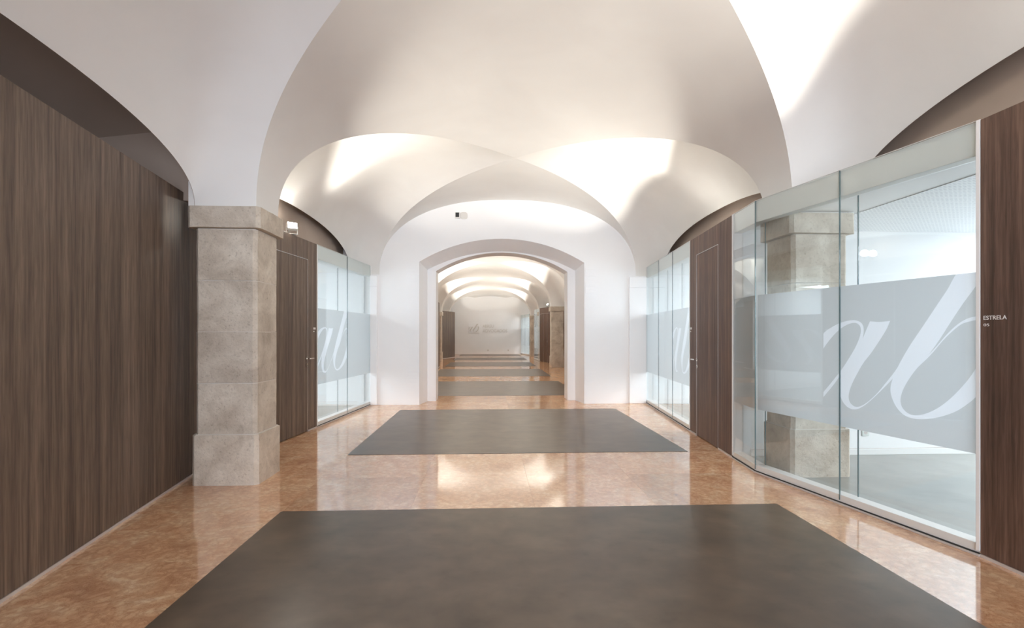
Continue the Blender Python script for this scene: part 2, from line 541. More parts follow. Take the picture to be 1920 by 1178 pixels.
for k in range(24, 46):
    a = -math.asin(w2 / rad_) + 2 * math.asin(w2 / rad_) * (k + .5) / 46
    o = link('arch_brick', me_v, None, wall_end)
    o.location = (xc_ + rad_ * math.sin(a), END0 + rq.uniform(.002, .0065), 3.31 - rad_ + rad_ * math.cos(a))
    o.rotation_euler = (0, a, 0)
# motion sensor over the arch
sx = P(858, 405)  # direction only
zx = CAMH + (HY - 405) / F * 10.0
xs = (858 - CX) / F * 10.0 + .457
t = tag(empty('motion_sensor', (xs, END0, zx)), 'small white sensor box with black face on the end wall above the arch', 'sensor')
MB().box(-.050, .050, -.055, 0, -.060, .060).build('housing', M['white'], t, bevel=.008)
MB().box(-.036, .036, -.060, -.053, -.040, .050).build('lens', M['black'], t, bevel=.004)
mb = MB()
for i in range(24):
    a = 2 * math.pi * i / 24
    mb.v += [(.125 + .075 * math.copysign(abs(math.cos(a)) ** .7, math.cos(a)), -.018, .07 * math.copysign(abs(math.sin(a)) ** .7, math.sin(a))),
             (.125 + .075 * math.copysign(abs(math.cos(a)) ** .7, math.cos(a)), 0, .07 * math.copysign(abs(math.sin(a)) ** .7, math.sin(a)))]
mb.f = [tuple(range(0, 48, 2))] + [(2 * i, 2 * i + 1, (2 * i + 3) % 48, (2 * i + 2) % 48) for i in range(24)]
mb.build('back_plate', M['relief'], t)

# far wall, with raised logo
wall_far = struct(MB().box(-6, 6, YFAR, YFAR + .3, 0, 4.4).build('wall_far', M['wall']))
def text_mesh(name, body, size, depth, m, parent, loc, rot, width=None, bold=0):
    cu = bpy.data.curves.new(name, 'FONT'); cu.body = body; cu.size = size; cu.extrude = depth; cu.offset = bold
    o = bpy.data.objects.new(name + '_tmp', cu); C.objects.link(o)
    bpy.context.view_layer.update()
    me = bpy.data.meshes.new_from_object(o.evaluated_get(bpy.context.evaluated_depsgraph_get()))
    bpy.data.objects.remove(o); me.materials.clear(); me.name = name
    xs_ = [v.co.x for v in me.vertices]
    if width:
        k = width / (max(xs_) - min(xs_)); 
        for v in me.vertices: v.co.x = (v.co.x - min(xs_)) * k
    r = link(name, me, m, parent); r.location = loc; r.rotation_euler = rot
    return r

# letter outlines "ab", traced on the near right pane in zoomed-photo pixels
Z3 = lambda x, y: (1540 + x / 3.271, 470 + y / 3.271)
AB = [
 # a: outer bowl
 [(-60, 640), (0, 515), (60, 468), (120, 440), (180, 427), (222, 434), (245, 455), (252, 490), (246, 540), (262, 500), (290, 434), (350, 438), (414, 431),
  (390, 485), (350, 550), (300, 625), (250, 690), (215, 750), (182, 815), (164, 865), (160, 905), (172, 938), (200, 958), (232, 955), (275, 930),
  (330, 880), (385, 815), (440, 745), (470, 700), (480, 712), (432, 782), (360, 858), (300, 915), (250, 955), (205, 975), (165, 968), (132, 940),
  (112, 900), (104, 850), (110, 800), (112, 760), (70, 820), (0, 905), (-60, 975), (-60, 950), (0, 875), (70, 790), (120, 725), (165, 655), (205, 585), (230, 520),
  (234, 480), (222, 455), (195, 443), (150, 455), (100, 488), (50, 540), (0, 610), (-60, 720)],
 # b: stem and bowl
 [(850, 115), (1010, 100), (940, 215), (860, 325), (790, 430), (720, 540), (650, 640), (700, 585), (760, 515), (820, 458), (880, 420), (940, 403), (1010, 395), (1070, 430),
  (1085, 520), (1060, 640), (1000, 790), (945, 890), (890, 940), (820, 985), (740, 1015), (650, 1033), (560, 1032), (500, 1010), (455, 965),
  (425, 905), (415, 850), (428, 790), (465, 705), (530, 590), (600, 485), (680, 365), (760, 245)],
]
AB_HOLE = [(635, 668), (680, 620), (730, 560), (790, 500), (850, 452), (900, 435), (940, 428), (975, 440), (985, 520), (970, 620), (945, 708), (900, 780), (850, 840), (800, 892),
  (740, 943), (690, 975), (640, 998), (590, 1010), (545, 1008), (505, 985), (482, 950), (478, 905), (495, 850), (535, 780), (585, 715)]

def ray_to_plane(px, py, p0, d):
    """pixel -> (s, z) on the vertical plane through p0 along d"""
    rx = (px - CX) / F; rz = (HY - py) / F
    dx = rx * math.cos(TH) + math.sin(TH); dy = math.cos(TH) - rx * math.sin(TH)
    # p0 + s*d = k*(dx,dy)
    det = d[0] * (-dy) - (-dx) * d[1]
    s = ((-p0[0]) * (-dy) - (-dx) * (-p0[1])) / det
    k = (d[0] * (-p0[1]) - d[1] * (-p0[0])) / det
    return s, CAMH + k * rz

# ------------------------------------------------------------------ partitions
class Run:
    """local frame: x along the partition, y away from the corridor, z up"""
    def __init__(s, p0, p1):
        s.p0, s.p1 = Vector(p0[:2]), Vector(p1[:2])
        s.d = (s.p1 - s.p0); s.w = s.d.length; s.d.normalize()
        s.rz = math.atan2(s.d.y, s.d.x)
    def s_at(s, px): return ray_to_plane(px, 700, s.p0, s.d)[0]
    def root(s, name, at=0):
        q = s.p0 + s.d * at
        return empty(name, (q.x, q.y, 0), s.rz)
PH = 2.75

def clip_rect(polys, x0, x1, z0, z1):
    return polys
def band(parent, x0, x1, z0, z1, y, polys=None, hole=None):
    """frosted band with the letters cut into it as paler film"""
    rect = [(x0, z0), (x1, z0), (x1, z1), (x0, z1)]
    if not polys:
        me = bpy.data.meshes.new('frosted_band')
        me.from_pydata([(x, y, z) for x, z in rect], [], [(0, 1, 2, 3)])
        return link('frosted_band', me, M['film'], parent)
    verts = [Vector(p) for p in rect]; faces = [[0, 1, 2, 3]]
    for pl in list(polys) + ([hole] if hole else []):
        n = len(verts); verts += [Vector(p) for p in pl]; faces.append(list(range(n, n + len(pl))))
    vo, eo, fo, ov, oe, of = delaunay_2d_cdt(verts, [], faces, 0, 1e-6)
    hi = len(faces) - 1 if hole else -1
    fb, fl = [], []
    for f, src in zip(fo, of):
        if 0 not in src: continue
        in_l = any(k for k in src if k not in (0, hi)) 
        if hi in src and not (1 in src): in_l = False
        (fl if in_l else fb).append(tuple(f))
    out = None
    for nm, fs, m in (('frosted_band', fb, M['film']), ('pale_letters', fl, M['film_clear'])):
        used = sorted({i for f in fs for i in f}); ix = {k: n for n, k in enumerate(used)}
        me = bpy.data.meshes.new(nm); me.from_pydata([(vo[i][0], y, vo[i][1]) for i in used], [], [tuple(ix[i] for i in f) for f in fs])
        o = link(nm, me, m, parent)
        if nm == 'pale_letters': o['label'] = 'paler slanted script letters a and b'
    return o

def glass_run(run, x0, x1, joints, label, inner=None, polys=None, hole=None, pane_in=True, ends=(1, 1), crop=None, h=PH):
    t = tag(run.root('glass_partition', x0), label, 'glass partition', 'glazed partitions of the corridor', 'thing')
    W = x1 - x0
    js = [0] + [j - x0 for j in joints] + [W]
    for a, b in zip(js[:-1], js[1:]):
        MB().box(a + .004, b - .004, 0, .010, .035, h).build('pane', M['glass'], t)
    for j in js[1:-1]:
        MB().box(j - .003, j + .003, .0005, .0105, .035, h).build('seal', M['joint'], t)
    ij = [0.03] + [j - x0 for j in (inner if inner is not None else joints)] + [W - .03]
    for a, b in zip(ij[:-1], ij[1:]):
        MB().box(a + .004, b - .004, .095, .103, .06, h - .22).build('inner_pane', M['glass'], t)
    for j in ij[1:-1]:
        MB().box(j - .003, j + .003, .0945, .1035, .06, h - .22).build('seal', M['joint'], t)
    if not ends[0]: MB().box(-.002, .003, -.0005, .0105, .035, h).box(.026, .031, .0945, .1035, .06, h - .22).build('seal', M['joint'], t)
    MB().box(0, W, .016, .11, h - .215, h).build('header', M['header'], t, bevel=.003)
    MB().box(0, W, -.012, .11, 0, .014).build('floor_track', M['strip'], t, bevel=.002)
    MB().box(0, W, -.003, .11, .0141, .021).build('shadow_strip', M['gap'], t)
    MB().box(0, W, .006, .11, .0211, .078).build('bottom_rail', M['white'], t, bevel=.003)
    MB().box(0, W, .0, .012, h + .0002, h + .003).build('top_trim', M['white'], t)
    for e, (a, b) in zip(ends, ((-.0, .022), (W - .022, W))):
        if e: MB().box(a, b, -.006, .115, .0345, h + .002).build('end_post', M['white'], t, bevel=.002)
    if polys:
        pp = [[(x - x0, z) for x, z in pl] for pl in polys]; hh = [(x - x0, z) for x, z in hole] if hole else None
        # film pieces: plain part and cropped lettered part
        c0, c1 = crop[0] - x0, crop[1] - x0
        def clip(pl):
            for (ax, lim, keep) in ((0, c0, 1), (0, c1, -1), (1, .64, 1), (1, 1.795, -1)):
                out = []
                for i in range(len(pl)):
                    p, q = pl[i - 1], pl[i]
                    ip = (p[ax] - lim) * keep >= 0; iq = (q[ax] - lim) * keep >= 0
                    if ip != iq:
                        k = (lim - p[ax]) / (q[ax] - p[ax])
                        out.append((p[0] + (q[0] - p[0]) * k, p[1] + (q[1] - p[1]) * k))
                    if iq: out.append(q)
                pl = out
            return pl
        # hole is handled by parity: letter triangles inside the hole become band
        pc = [clip(p) for p in pp]; hc = clip(hh) if hh else None
        letter_band(t, c0, c1, .64, 1.795, .013, pc, hc)
        if c0 > .03: band(t, .024, c0, .64, 1.795, .013)
        if c1 < W - .03: band(t, c1, W - .024, .64, 1.795, .013)
    else:
        band(t, .024, W - .024, .64, 1.795, .013)
    return t
def letter_band(parent, x0, x1, z0, z1, y, polys, hole):
    rect = [(x0, z0), (x1, z0), (x1, z1), (x0, z1)]
    verts = [Vector(p) for p in rect]; faces = [[0, 1, 2, 3]]; kinds = ['band']
    for pl in polys:
        n = len(verts); verts += [Vector(p) for p in pl]; faces.append(list(range(n, n + len(pl)))); kinds.append('letter')
    if hole:
        n = len(verts); verts += [Vector(p) for p in hole]; faces.append(list(range(n, n + len(hole)))); kinds.append('hole')
    vo, eo, fo, ov, oe, of = delaunay_2d_cdt(verts, [], faces, 1, 1e-6)
    def inside(p, pl):
        c = False
        for i in range(len(pl)):
            a, b = pl[i - 1], pl[i]
            if (a[1] > p[1]) != (b[1] > p[1]) and p[0] < (b[0] - a[0]) * (p[1] - a[1]) / (b[1] - a[1]) + a[0]: c = not c
        return c
    fb, fl = [], []
    for f in fo:
        for k in range(1, len(f) - 1):
            tri = (f[0], f[k], f[k + 1])
            c = sum((vo[i] for i in tri), Vector((0, 0))) / 3
            if not (x0 <= c.x <= x1 and z0 <= c.y <= z1): continue
            L = inside(c, polys[0]) or (inside(c, polys[1]) and not (hole and inside(c, hole)))
            (fl if L else fb).append(tri)
    for nm, fs, m in (('frosted_band', fb, M['film']), ('pale_letters', fl, M['film_clear'])):
        used = sorted({i for f in fs for i in f}); ix = {k: n for n, k in enumerate(used)}
        me = bpy.data.meshes.new(nm); me.from_pydata([(vo[i][0], y, vo[i][1]) for i in used], [], [tuple(ix[i] for i in f) for f in fs])
        o = link(nm, me, m, parent)
        if nm == 'pale_letters': o['label'] = 'paler slanted script letters a and b'

def lever(parent, x, z, side):
    """lever handle with rose, key escutcheon below"""
    h = MB()
    h.tube((x, 0, z), (x, -.012, z), .026, 20).tube((x, -.012, z), (x, -.055, z), .009, 12)
    h.tube((x, -.050, z), (x + side * .125, -.050, z), .0095, 12)
    o = h.build('door_handle', M['nickel'], parent, smooth=False)
    e = MB().tube((x, 0, z - .095), (x, -.010, z - .095), .025, 20)
    e.build('keyhole_rose', M['nickel'], parent)
    MB().box(x - .004, x + .004, -.0115, -.0095, z - .108, z - .088).build('keyhole', M['black'], parent)

def wood_panels(run, x0, x1, seams, name, label, m, z0=.02, z1=PH, strip=True, door=None):
    """wood-faced partition; door = (xa, xb, top) leaves a hole for a door"""
    t = tag(run.root(name, x0), label, 'wall panelling', 'oak partitions along the corridor', 'structure')
    W = x1 - x0
    xs_ = [0] + [q - x0 for q in seams] + [W]
    for a, b in zip(xs_[:-1], xs_[1:]):
        g = .0015
        zz = z0
        if door and a >= door[0] - x0 - .01 and b <= door[1] - x0 + .01: zz = door[2]
        MB().box(a + g, b - g, 0, .035, zz, z1).build('panel', m, t, bevel=.0015)
    segs = [(0, W)] if not door else [(0, door[0] - x0), (door[1] - x0, W)]
    for a, b in segs:
        if b - a < .02: continue
        MB().box(a, b, .0351, .10, z0, z1 - .02).build('core', M['gap'], t)
        if strip: MB().box(a, b, -.004, .05, 0, z0 - .001).build('floor_strip', M['strip'], t)
    if door: MB().box(door[0] - x0, door[1] - x0, .0351, .10, door[2] + .004, z1 - .02).build('core', M['gap'], t)
    return t
door_no = [0]
def door_leaf(run, xa, xb, top, hx, side, m, label=None):
    door_no[0] += 1
    t = struct(run.root('door_%d' % door_no[0], xa)); W = xb - xa
    MB().box(.006, W - .006, .001, .045, .008, top - .008).build('door_leaf', m, t, bevel=.002)
    fr = MB().box(0, .006, -.002, .06, 0, top).box(W - .006, W, -.002, .06, 0, top).box(.006, W - .006, -.002, .06, top - .006, top)
    fr.build('door_trim', M['alu'], t)
    MB().box(0, W, .05, .09, 0, top).build('door_back', M['gap'], t)
    lever(t, hx - xa, 1.05, side)
    return t

# --- key points on the floor
L1a, L1b = P(0, 1133), P(356, 894.5)
# keep total height consistent: distance from panel height too
L1a = Vector((-2.53, 2.68, 0)); L1b = Vector((-2.905, 4.93, 0))
dL = (L1b - L1a).normalized()
LA0 = L1a - dL * 3.2; LA1 = L1b + dL * .55
runL1 = Run(LA0, LA1)
s_seam = runL1.s_at(226)
seams = [s_seam + 1.2 * k for k in (-3, -2, -1, 0, 1) if .2 < s_seam + 1.2 * k < runL1.w - .2]
wood_panels(runL1, 0, runL1.w, seams, 'wood_partition', 'tall smoked oak panelled partition at the left edge, in front of the stone pillar', M['wood'])
# link pieces behind the left pillar
L2b = Vector((-2.33, END0 - .0, 0)); L2a = Vector((-2.90, 5.72, 0))
dd = (L2b - Vector((-2.62, 7.27, 0))).normalized()
L2a = L2b - dd * 4.35
runLx = Run(LA1, L2a)
wood_panels(runLx, 0, runLx.w, [], 'wood_partition', 'short oak return hidden behind the left stone pillar', M['wood'])
runL2 = Run(L2a, L2b)
sd1 = runL2.s_at(577.5); sg0 = runL2.s_at(594); sj = runL2.s_at(652)
wood_panels(runL2, 0, sg0, [sd1 - .92, sd1], 'wood_partition', 'smoked oak panelling with a door, between the left stone pillar and the far left glass', M['wood'], door=(sd1 - .92, sd1, 2.48))
door_leaf(runL2, sd1 - .92, sd1, 2.48, sd1 - .045, 1, M['wood'])

# right side, run from far to near
R_far = Vector((3.18, END0, 0)); R_mid = Vector((2.69, 4.96, 0)); R_near = Vector((3.086, 3.02, 0))
runR2 = Run(R_far, R_mid)
s1293, s1372 = runR2.s_at(1294), runR2.s_at(1373)
sdo0, sdo1 = runR2.s_at(1306), runR2.s_at(1346.5)
runR1 = Run(R_mid, R_near)
s1573, s1834 = runR1.s_at(1573.5), runR1.s_at(1838)

# letters measured on the near right glass
def smooth_outline(pts, cuts=5):
    n = len(pts); V = [Vector(p) for p in pts]; out = []
    def sharp(i):
        a, b = V[i] - V[i - 1], V[(i + 1) % n] - V[i]
        return a.angle(b) > math.radians(52)
    sh = [sharp(i) for i in range(n)]
    for i in range(n):
        p0, p1, p2, p3 = V[i - 1], V[i], V[(i + 1) % n], V[(i + 2) % n]
        L = (p2 - p1).length
        m1 = (p2 - p1) if sh[i] else (p2 - p0).normalized() * L
        m2 = (p2 - p1) if sh[(i + 1) % n] else (p3 - p1).normalized() * L
        for k in range(cuts):
            t = k / cuts
            q = p1 * (2 * t**3 - 3 * t**2 + 1) + m1 * (t**3 - 2 * t**2 + t) + p2 * (-2 * t**3 + 3 * t**2) + m2 * (t**3 - t**2)
            out.append((q.x, q.y))
    return out
AB = [smooth_outline(p) for p in AB]; AB_HOLE = smooth_outline(AB_HOLE)
def to_run(pts, run): return [ray_to_plane(*Z3(x, y), run.p0, run.d) for x, y in pts]
ab_s = [to_run(p, runR1) for p in AB]; hole_s = to_run(AB_HOLE, runR1)
crop0, crop1 = runR1.s_at(1541.5), s1834 - .022
glass_run(runR1, 0, s1834, [s1573], 'glass partition with giant pale script letters in front of the meeting room pillar',
          inner=[s1573 + .085], polys=ab_s, hole=hole_s, crop=(crop0, crop1), ends=(0, 1))
GW = crop1 - crop0
def shift(pts, ds, k=1.0): return [((x - crop0) * k + ds, z) for x, z in pts]
# narrow pane between door and bend
glass_run(runR2, s1372, runR2.w, [], 'narrow glass pane with frosted band between the right oak door and the bend', ends=(1, 0))
# far right glass
kx = .82
g0 = s1293 - .03 - GW * kx
glass_run(runR2, .0, s1293, [runR2.s_at(1234), runR2.s_at(1260)], 'far right glass partition with frosted band, against the white end wall',
          inner=[runR2.s_at(1241), runR2.s_at(1267)], polys=[shift(p, g0, kx) for p in ab_s], hole=shift(hole_s, g0, kx), crop=(g0, s1293 - .024))
wood_panels(runR2, s1293, s1372, [sdo0, sdo1], 'wood_partition', 'smoked oak panelling around the right door, between two glass partitions', M['wood_red'], door=(sdo0, sdo1, 2.50))
door_leaf(runR2, sdo0, sdo1, 2.50, sdo0 + .045, -1, M['wood_red'])
# far left glass
kl = (sj - sg0 - .03) / GW
glass_run(runL2, sg0, runL2.w, [sj], 'far left glass partition with frosted band and pale script letters, beside the oak door',
          inner=[runL2.s_at(644)], polys=[shift(p, sg0 + .024, kl) for p in ab_s], hole=shift(hole_s, sg0 + .024, kl), crop=(sg0 + .024, sj - .01))
# near right wood panel with the room sign
R_n0 = runR1.p0 + runR1.d * s1834
runR0 = Run((R_n0.x, R_n0.y), (R_n0.x + .03, -1.2))
tR0 = wood_panels(runR0, 0, runR0.w, [1.02, 2.2, 3.4], 'wood_partition', 'reddish oak panelling at the right edge carrying a small room sign', M['wood_red'])
# sign ESTRELA 05
def on_run(run, px, py):
    s, z = ray_to_plane(px, py, run.p0, run.d); return s, z
sa, za = on_run(runR0, 1844.5, 600); sb, _ = on_run(runR0, 1888, 600)
sg = tag(empty('room_sign', (*(runR0.p0 + runR0.d * sa), za), runR0.rz), 'small white room name lettering ESTRELA 05 on the reddish oak panel', 'sign')
text_mesh('name_lettering', 'ESTRELA', .036, .001, M['lettering'], sg, (0, -.0012, 0), (math.pi / 2, 0, 0), width=sb - sa)
sc_, zc = on_run(runR0, 1844.5, 612); sd_, _ = on_run(runR0, 1855, 612)
text_mesh('number_lettering', '05', .024, .001, M['lettering'], sg, (0, -.0012, zc - za), (math.pi / 2, 0, 0), width=sd_ - sc_)
# tiny name plates on the door panels
for run, px, lab in ((runL2, 589.5, 'tiny pale name plate on the oak strip right of the left door'), (runR2, 1296, 'tiny pale name plate on the oak strip left of the right door')):
    s_, z_ = on_run(run, px, 617)
    q = run.p0 + run.d * s_
    o = empty('name_plate', (q.x, q.y, z_), run.rz); tag(o, lab, 'name plate')
    MB().box(-.035, .035, -.003, 0, -.008, .022).build('plate', M['lettering'], o)
    MB().box(-.035, -.005, -.003, 0, -.045, -.03).build('number_mark', M['lettering'], o)

# ------------------------------------------------------------------ pillars
def pillar(x, y, label, w=.56, d=PD, group='stone pillars of the nave'):
    t = tag(empty('stone_pillar', (x, y, 0)), label, 'pillar', group)
    rp = random.Random(int(y * 10 + x * 3))
    def ring(ex, ch=.032):
        a, b, c, e = -ex, w + ex, -ex, d + ex
        return [(a + ch, c), (b - ch, c), (b, c + ch), (b, e - ch), (b - ch, e), (a + ch, e), (a, e - ch), (a, c + ch)]
    def block(name, ex, z0, z1):
        bm = bmesh.new()
        pts = ring(ex)
        lo = [bm.verts.new((px, py, z0)) for px, py in pts]; hi = [bm.verts.new((px, py, z1)) for px, py in pts]
        bm.faces.new(lo[::-1]); bm.faces.new(hi)
        for i in range(8): bm.faces.new((lo[i], lo[(i + 1) % 8], hi[(i + 1) % 8], hi[i]))
        bmesh.ops.subdivide_edges(bm, edges=[e for e in bm.edges if e.calc_length() > .1], cuts=5, use_grid_fill=True)
        for v in bm.verts:
            n = noise.noise_vector(Vector((v.co.x + x, v.co.y + y, v.co.z)) * 9) * .0035
            edge = min(abs(v.co.z - z0), abs(v.co.z - z1)) < .001
            v.co += Vector((n.x, n.y, n.z * (1 if edge and 0 < z0 else 0)))
        me = bpy.data.meshes.new(name); bm.to_mesh(me); bm.free()
        return link(name, me, M['stone'], t)
    block('plinth', .022, 0, .466)
    hgt = (2.38 - .47) / 4
    for k in range(4):
        block('stone_block', rp.uniform(-.003, .002), .472 + k * hgt, .472 + (k + 1) * hgt - .007)
    block('capital', .048, 2.385, SPR)
    MB().box(.020, w - .020, .020, d - .020, .4, 2.4).build('mortar_core', M['mortar'], t)
    for k in range(5):
        zj = .469 + k * hgt - (.0035 if k else 0)
        MB().prism(ring(-.0015 if k else .012), zj - .004, zj + .004).build('mortar_joint', M['mortar'], t)
    return t
pillar(CX1 - HS - .56, PF[0], 'big stone block pillar on the left, beside the dark oak partition')
pillar(CX1 + HS, PF[0], 'stone block pillar standing behind the near right glass')
pillar(CX2 + HS, pf2[1], 'beige stone pillar seen through the arch on the right, beside the dark doors')
pillar(CX2 - HS - .56, pf2[2], 'beige stone pillar seen through the arch at its left edge')
pillar(CX2 + HS, pf2[3], 'small distant stone pillar through the arch, beside the last glass')
gh = 'stone pillars hidden behind the piers of the arch'
for (x, y) in ((CX2 - HS - .56, pf2[0]), (CX2 + HS, pf2[0]), (CX2 - HS - .56, pf2[1])):
    pillar(x, y, 'stone pillar hidden behind the piers of the arch', group=gh)
pillar(CX2 + HS, pf2[2], 'stone pillar behind the distant dark doors through the arch')
pillar(CX2 - HS - .56, pf2[3], 'stone pillar behind the distant dark panel through the arch')

# ------------------------------------------------------------------ floor: slabs as parts
floor = struct(MB().box(-8.5, 9, YREAR - 3.2, YFAR + .3, -.12, -.02).build('floor', M['mortar']))
xj = [-3.63, -2.63, -1.63, -.63, .37, 1.37, 2.37, 3.37]
yj = [-1.25, -.32, .60, 1.4575, 2.315, 3.1725, 4.03, 4.955, 5.88, 6.7425, 7.605, 8.4675, 9.33, 10.365, 11.4, 12.3, 13.2, 14.1, 15.0, 15.85, 16.7]
carpets = [(-1.64, 2.37, .60, 4.03), (-1.64, 2.37, 5.88, 9.33)] + [(CX2 - 2.0, CX2 + 2.0, a, b) for a, b in ((11.42, 14.9), (16.66, 20.15), (21.85, 25.1), (27.0, 30.1), (32.1, 35.1))]
slab_me = {}
far_slabs = MB()
for i in range(len(xj) - 1):
    for j in range(len(yj) - 1):
        x0, x1, y0, y1 = xj[i], xj[i + 1], yj[j], yj[j + 1]
        if any(c[0] - .02 <= x0 and x1 <= c[1] + .02 and c[2] - .02 <= y0 and y1 <= c[3] + .02 for c in carpets[:2]): continue
        if y0 > 11.3 and (x0 > CX2 - 2 and x1 < CX2 + 2.05) and y1 < 15: pass
        key = (round(x1 - x0, 3), round(y1 - y0, 3))
        if key not in slab_me:
            q = MB(); g = .0004; w_, d_ = key
            q.box(-w_ / 2 + g, w_ / 2 - g, -d_ / 2 + g, d_ / 2 - g, -.022, 0)
            me = bpy.data.meshes.new('slab'); me.from_pydata(q.v, [], q.f); me.materials.append(M['marble']); slab_me[key] = me
        o = link('slab', slab_me[key], None, floor); o.location = ((x0 + x1) / 2, (y0 + y1) / 2, 0)
y = 16.7
while y < YFAR:
    for i in range(len(xj) - 1):
        far_slabs.box(xj[i] + .0004, xj[i + 1] - .0004, y + .0004, min(y + .99, YFAR) - .0004, -.022, 0)
    y += .99
y = -1.25
while y > YREAR - 3:
    for i in range(len(xj) - 1):
        far_slabs.box(xj[i] + .0004, xj[i + 1] - .0004, y - .99 + .0004, y - .0004, -.022, 0)
    y -= .99
tag(far_slabs.build('distant_slabs', M['marble'], floor), kind='stuff')
MB().box(-1.63, 2.37, .60, 4.03, -.03, -.004).build('carpet_bed', M['mortar'], floor)
MB().box(-1.63, 2.37, 5.88, 9.33, -.03, -.004).build('carpet_bed', M['mortar'], floor)
labs = ['large dark brown carpet inlay closest to the camera', 'second dark carpet inlay, in front of the arched opening',
        'grey carpet inlay just beyond the arch, first of those seen through it', 'grey carpet inlay second beyond the arch',
        'brown carpet inlay third beyond the arch', 'narrow dark carpet strip fourth beyond the arch', 'thin dark carpet strip at the foot of the logo wall']
for c, lb in zip(carpets, labs):
    o = MB().box(c[0] + .003, c[1] - .003, c[2] + .003, c[3] - .003, -.003, .004).build('carpet_inlay', M['carpet'])
    tag(o, lb, 'carpet', 'carpet inlays along the corridor')

# ------------------------------------------------------------------ meeting rooms behind the glass
room_no = [0]
def room(poly_in, xo, y0, y1, sg, perf=None, power=ROOM_W, base=True):
    """poly_in: partition line (corridor side) from y0 to y1; xo: outer wall x"""
    room_no[0] += 1; n = room_no[0]
    side = 'right' if sg > 0 else 'left'
    poly = [(p[0], p[1]) for p in poly_in] + [(xo, y1), (xo, y0)]
    struct(MB().prism(poly, -.02, .003).build('floor_room_%d' % n, M['greyfloor']))
    cl = struct(MB().prism(poly, 2.60, 2.66).build('ceiling_room_%d' % n, M['roomwall']))
    if perf:
        MB().prism(perf, 2.592, 2.599).build('perforated_board', M['perf'], cl)
    struct(MB().box(*sorted((poly_in[-1][0] + sg * .02, xo)), y1 - .01, y1 + .05, 0, 2.64).build('wall_room_%d_far' % n, M['roomwall']))
    struct(MB().box(*sorted((poly_in[0][0] + sg * .02, xo)), y0 - .05, y0, 0, 2.64).build('wall_room_%d_near' % n, M['roomwall']))
    ow = struct(MB().box(*sorted((xo, xo + sg * .1)), y0, y1, 0, 2.64).build('wall_room_%d_outer' % n, M['roomwall']))
    if base:
        struct(MB().box(*sorted((poly_in[-1][0] + sg * .13, xo)), y1 - .022, y1 - .01, .003, .072).build('baseboard_room_%d' % n, M['white'], None, bevel=.003))
        struct(MB().box(*sorted((poly_in[-1][0] + sg * .13, xo)), y1 - .016, y1 - .01, .072, .080).build('baseboard_shadow_%d' % n, M['strip']))  # grey strip painted as the shadow line along the baseboard top
    ya, yb = y0 + .3, y1 - .3
    xm = (poly_in[0][0] + xo) / 2 + sg * .5
    lx = .85 if perf else .3
    area = abs(xo - xm) * 1.2 * (yb - ya)
    area_light('room_light_%d' % n, (xm + sg * lx, (ya + yb) / 2, 2.585), 1.4, yb - ya, power * (yb - ya) * 1.8, COOL, (xm + sg * lx, (ya + yb) / 2, 0))  # ceiling light added to brighten the room, no luminaire built
    # area light added before the solid outer wall in place of a window
    area_light('room_side_fill_%d' % n, (xo - sg * .05, (ya + yb) / 2, 1.5), yb - ya, 1.8, power * (yb - ya) * .8, (.80, .90, 1), (0, (ya + yb) / 2, 1.2))
off = .112
def inner(run, s): 
    q = run.p0 + run.d * s; nrm = Vector((-run.d.y, run.d.x)); q = q + nrm * off
    return (q.x, q.y)
YDIV = 5.63
a_ = inner(runR0, 3.6); b_ = inner(runR1, s1834); c_ = inner(runR1, 0); d_ = inner(runR2, runR2.w - (YDIV - R_mid.y) * 1.0)
xin = 3.63
room([a_, b_, c_, (d_[0], YDIV)], 7.2, a_[1], YDIV, 1, perf=[(3.66, -.2), (7.1, -.2), (7.1, 5.86), (3.62, 5.86)], power=12)
e_ = inner(runR2, runR2.w - (YDIV + .1 - R_mid.y)); f_ = inner(runR2, 0)
room([(e_[0], YDIV + .06), (f_[0], END0 - .04)], 7.2, YDIV + .06, END0 - .04, 1, power=17)
g_ = inner(runL2, 0.3); h_ = inner(runL2, runL2.w)
room([(g_[0], g_[1]), (h_[0], END0 - .04)], -6.6, g_[1], END0 - .04, -1, power=15)
# wall socket by the base of the room wall
ps = P(1613.5, 853)
zs_ = CAMH + (HY - 808.5) / F * (ps.y)
o = tag(empty('wall_socket', (ps.x + .045, YDIV - .011, .262)), 'white square wall socket low on the meeting room wall behind the glass', 'socket')
MB().box(-.042, .042, -.010, 0, -.042, .042).build('cover_plate', M['header'], o, bevel=.004)
MB().tube((0, -.0102, 0), (0, -.0108, 0), .023, 20).build('socket_well', M['strip'], o)
for dx in (-.009, .009): MB().tube((dx, -.0110, 0), (dx, -.0114, 0), .003, 8).build('pin_hole', M['black'], o)

# ------------------------------------------------------------------ hall beyond the arch
def W2(p0, p1, label, red=False, seams=()):
    r = Run(p0, p1); wood_panels(r, 0, r.w, list(seams), 'wood_partition', label, M['wood_red'] if red else M['wood']); return r
def G2(p0, p1, label, joints=()):
    r = Run(p0, p1); glass_run(r, 0, r.w, list(joints), label, ends=(1, 1)); return r
